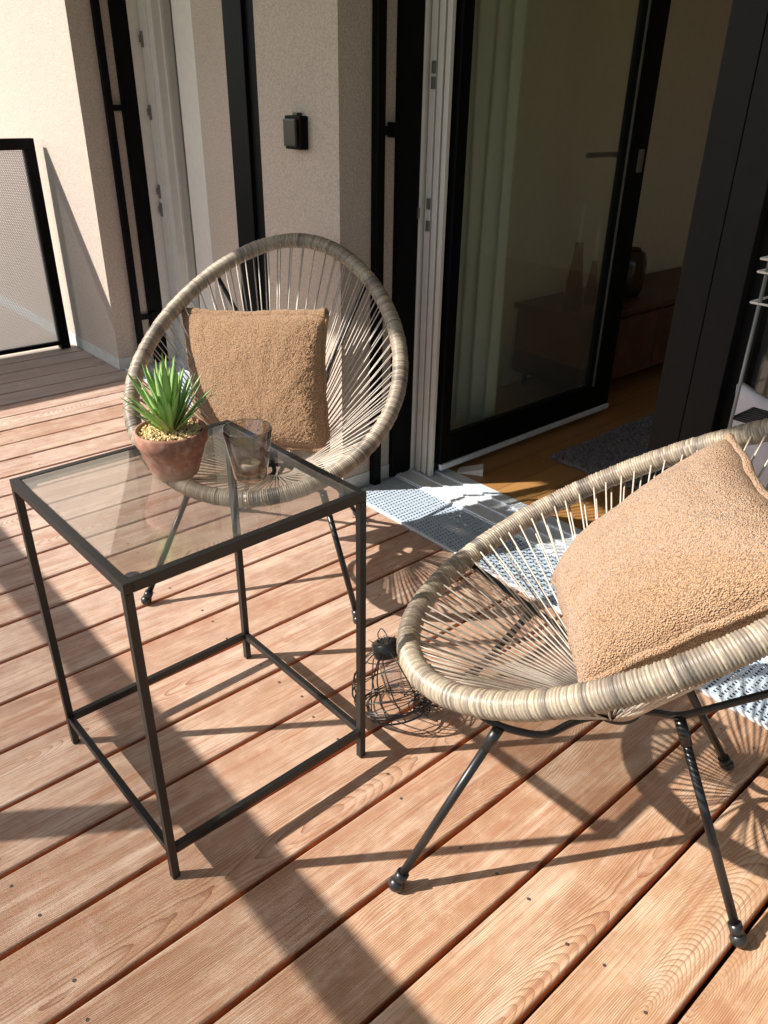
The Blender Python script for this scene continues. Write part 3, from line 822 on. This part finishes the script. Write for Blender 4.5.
# ------------------------------------------------------------------ glass table
def build_table():
    e = math.radians(.97); ca, sa = math.cos(e), math.sin(e)
    # corner B (near), A (left), C (right), D (back) on the deck
    Bp = Vector((-.903, .319, 0)); ux = Vector((0, 0, 0))
    Cp = Vector((-.911, .764, 0)); Ap = Vector((-1.346, .311, 0))
    t = empty('side_table', Bp, 0, label='square side table of thin dark steel with smoked glass top', cat='table')
    X = (Ap-Bp).normalized(); Y = (Cp-Bp).normalized(); w = (Ap-Bp).length; d = (Cp-Bp).length; s = .0138; H = .62
    def bar(x0, x1, y0, y1, z0, z1):
        bm = bmesh.new(); box(bm, x0, x1, y0, y1, z0, z1, .0012)
        for v in bm.verts: v.co = X*v.co.x+Y*v.co.y+Vector((0, 0, v.co.z))
        bmesh.ops.recalc_face_normals(bm, faces=bm.faces)
        return bm
    for x in (0, w-s):
        for y in (0, d-s): obj('leg', bar(x, x+s, y, y+s, .001, H-.0185), M['table_steel'], t)
    bm = bar(0, w, 0, s, H-.018, H)
    for a in ((0, w, d-s, d), (0, s, s, d-s), (w-s, w, s, d-s)):
        b2 = bar(*a, H-.018, H); me = bpy.data.meshes.new('x'); b2.to_mesh(me); b2.free(); bm.from_mesh(me); bpy.data.meshes.remove(me)
    obj('top_frame', bm, M['table_steel'], t)
    zl = .068
    for a in ((s+.0005, w-s-.0005, .001, s-.001), (s+.0005, w-s-.0005, d-s+.001, d-.001), (.001, s-.001, s+.0005, d-s-.0005), (w-s+.001, w-.001, s+.0005, d-s-.0005)):
        obj('stretcher', bar(*a, zl-.008, zl+.008), M['table_steel'], t)
    obj('glass_top', bar(s+.001, w-s-.001, s+.001, d-s-.001, H-.0055, H-.0005), M['glass'], t)
    for x in (s+.012, w-s-.012):
        for y in (s+.012, d-s-.012):
            bm = bmesh.new(); lathe(bm, [(.0001, 0), (.011, 0), (.012, .003), (.011, .0055), (.0001, .006)], seg=20)
            for v in bm.verts: v.co = X*(x)+Y*(y)+v.co+Vector((0, 0, H-.0125))
            obj('corner_pad', bm, M['pad'], t)
build_table()

# ------------------------------------------------------------------ potted succulent
pc = (-1.186, .548, .6205)
pt = empty('potted_plant', pc, 0, label='spiky green succulent in an aged terracotta pot on the table', cat='potted plant')
bm = bmesh.new()
lathe(bm, [(.0005, 0), (.038, 0), (.0405, .003), (.0585, .058), (.0605, .060), (.0625, .064), (.0632, .082), (.061, .0855), (.0575, .085), (.0555, .080), (.0545, .065), (.0005, .064)], seg=64)
for v in bm.verts: v.co += Vector((noise.noise(v.co*30), noise.noise(v.co*30+Vector((5, 5, 5))), 0))*.0006
obj('pot', bm, M['terracotta'], pt)
bm = bmesh.new(); lathe(bm, [(.0005, .077), (.03, .077), (.0552, .075)], seg=32); obj('soil', bm, M['soil'], pt)
bm = bmesh.new()
for i in range(520):
    r = .053*math.sqrt(random.random()); a = random.random()*2*PI; q = bmesh.ops.create_icosphere(bm, subdivisions=1, radius=random.uniform(.0018, .0034))
    sx, sy, sz = (random.uniform(.7, 1.2) for _ in range(3)); rm = Matrix.Rotation(random.random()*6, 3, 'Z')
    for v in q['verts']: v.co = rm @ Vector((v.co.x*sx, v.co.y*sy, v.co.z*sz))+Vector((r*math.cos(a), r*math.sin(a), .0775+random.uniform(0, .004)+.004*(1-r/.053)))
o = obj('gravel', bm, M['gravel'], pt); o['kind'] = 'stuff'
def leaves():
    rng = random.Random(11); bm = bmesh.new(); al = []; wr = []
    nl = 60
    for i in range(nl):
        f = i/nl; az = i*2.39996+rng.uniform(-.2, .2)
        el = math.radians(90-46*f**.9+rng.uniform(-6, 6)); L = .113*(1-.12*f)*rng.uniform(.8, 1.12); Wd = rng.uniform(.0044, .0064)
        base = Vector((math.cos(az), math.sin(az), 0))*(.002+.010*f)+Vector((0, 0, .079+.018*(1-f)))
        dirh = Vector((math.cos(az), math.sin(az), 0)); side = Vector((-math.sin(az), math.cos(az), 0))
        p = base.copy(); n = 10; prev = None; q = el; rv = rng.random()
        for s in range(n+1):
            t = s/n; wd = Wd*(math.sin(PI*(.18+.82*t))**.8 if t < 1 else 0)*1.1+.0002
            d = dirh*math.cos(q)+Vector((0, 0, 1))*math.sin(q); up = side.cross(d)
            a = bm.verts.new(p-side*wd+up*.0012*(1-t)); b = bm.verts.new(p-up*(.0022*(1-t)+.0003)); c = bm.verts.new(p+side*wd+up*.0012*(1-t)); e = bm.verts.new(p+up*.0001)
            al += [t]*4; wr += [rv]*4
            if prev:
                for k in range(4):
                    bm.faces.new((prev[k], prev[(k+1) % 4], (a, b, c, e)[(k+1) % 4], (a, b, c, e)[k])).smooth = True
            prev = (a, b, c, e)
            p = p+d*(L/n); q += rng.uniform(-.04, .035)-.012*f
    o = obj('leaves', bm, M['leaf'], pt)
    o.data.attributes.new('along', 'FLOAT', 'POINT').data.foreach_set('value', al)
    o.data.attributes.new('wrap', 'FLOAT', 'POINT').data.foreach_set('value', wr)
leaves()

# ------------------------------------------------------------------ tumbler with tealight
gc = (-1.083, .640, .6205)
gl = empty('glass_tumbler', gc, 0, label='smoky brown glass tumbler holding a tealight on the table', cat='tumbler')
bm = bmesh.new(); lathe(bm, [(.0005, .001), (.026, .001), (.029, .004), (.0425, .094), (.0418, .0955), (.0405, .094), (.028, .017), (.026, .0145), (.0005, .014)], seg=64); obj('bowl', bm, M['tumbler'], gl)
bm = bmesh.new(); tube(bm, [(.0415*math.cos(a*PI/24), .0415*math.sin(a*PI/24), .0948) for a in range(48)], .0011, 6, closed=True); obj('lip', bm, M['jar'], gl)
tl = empty('tealight', (gc[0], gc[1], gc[2]+.0155), 0, label='cream tealight candle standing inside the brown tumbler', cat='candle')
bm = bmesh.new(); lathe(bm, [(.0005, 0), (.019, 0), (.0193, .014), (.0187, .0145), (.0185, .012)], seg=36); obj('cup', bm, M['foil'], tl)
bm = bmesh.new(); lathe(bm, [(.0184, .011), (.0175, .0135), (.006, .0128), (.0005, .0125)], seg=36); obj('wax', bm, M['wax'], tl)
bm = bmesh.new(); tube(bm, [(0, 0, .012), (.0008, 0, .017), (.002, .001, .020)], .0006, 6); obj('wick', bm, M['rubber'], tl)

# ------------------------------------------------------------------ wire lantern on the deck
def lantern():
    base = Vector((-.948, .895, 0)); top = Vector((-1.012, .905, .155))
    t = empty('wire_lantern', base, 0, label='small black wire cage lantern with glass jar under the foreground chair rim', cat='lantern')
    ax = (top-base).normalized(); u = ax.cross(Vector((0, 1, 0))).normalized(); v = ax.cross(u); Ht = (top-base).length
    def P(r, z, a): return ax*z+u*(r*math.cos(a))+v*(r*math.sin(a))
    prof = [(.062, .0), (.088, .028), (.094, .06), (.082, .10), (.052, .135), (.024, .15)]
    def rz(t_):
        x = t_*(len(prof)-1); i = min(int(x), len(prof)-2); f = x-i; f = f*f*(3-2*f)*.3+f*.7
        return prof[i][0]*(1-f)+prof[i+1][0]*f, prof[i][1]*(1-f)+prof[i+1][1]*f
    low = .014
    bm = bmesh.new(); rng = random.Random(3)
    for k in range(14):
        pts = []
        tw = rng.uniform(-.5, .5)
        for i in range(17):
            r, z = rz(i/16); pts.append(P(r, z+low, 2*PI*k/14+tw*i/16)+Vector((rng.uniform(-1, 1), rng.uniform(-1, 1), 0))*.0012)
        tube(bm, pts, .0015, 6)
    for (tt, rr) in ((0, .0024), (.42, .0012), (.8, .0012)):
        r, z = rz(tt); tube(bm, [P(r, z+low, a*PI/18) for a in range(36)], rr, 6, closed=True)
    # random wrapped wires
    for k in range(9):
        a0 = rng.random()*6.28; dz = rng.uniform(.2, .8); tilt = rng.uniform(-.3, .3); pts = []
        for i in range(40):
            a = a0+i*2*PI/39; r, z = rz(min(1, max(0, dz*.7+tilt*math.sin(a)*.5))); pts.append(P(r+.001, z+low, a))
        tube(bm, pts, .0012, 5)
    obj('wire_cage', bm, M['rubber'], t)
    bm = bmesh.new(); rings = []
    for r, z in ((.001, .060), (.020, .060), (.023, .066), (.023, .125), (.018, .138), (.018, .150)):
        rings.append([bm.verts.new(P(r, z, a*PI/12)) for a in range(24)])
    for a, b in zip(rings, rings[1:]):
        for j in range(24): bm.faces.new((a[j], a[(j+1) % 24], b[(j+1) % 24], b[j])).smooth = True
    obj('glass_jar', bm, M['jar'], t)
    bm = bmesh.new(); tube(bm, [P(0, .146, 0), P(0, .150, 0), P(0, .178, 0), P(0, .181, 0)], [.027, .030, .030, .026], 24)
    cap = obj('solar_cap', bm, M['rubber'], t)
    bm = bmesh.new()
    for k in range(22):
        a = rng.random()*6.28; r = rng.uniform(.012, .026)
        p0 = P(r, .18, a); tube(bm, [p0, p0+ax*rng.uniform(.002, .014)+(u*rng.uniform(-1, 1)+v*rng.uniform(-1, 1))*.012], [.0013, .0005], 5)
    tube(bm, arc_poly([P(.026, .17, 2.9), P(.032, .19, 2.9), P(.0, .215, 2.9), P(.032, .19, -.2), P(.026, .17, -.2)], .02), .0013, 6)
    obj('bail_handle', bm, M['rubber'], t)
    # tangle of cable inside at the right
    bm = bmesh.new()
    c = Vector((.022, .045, .030)); pts = []
    for i in range(260):
        q = noise.noise_vector(Vector((i*.09, 2, 1)))*.055; pts.append(c+Vector((q.x, q.y, q.z*.5)))
    for p in pts: p.z = max(.003, p.z)
    tube(bm, pts, .0014, 5); obj('cable_tangle', bm, M['rubber'], t)
lantern()
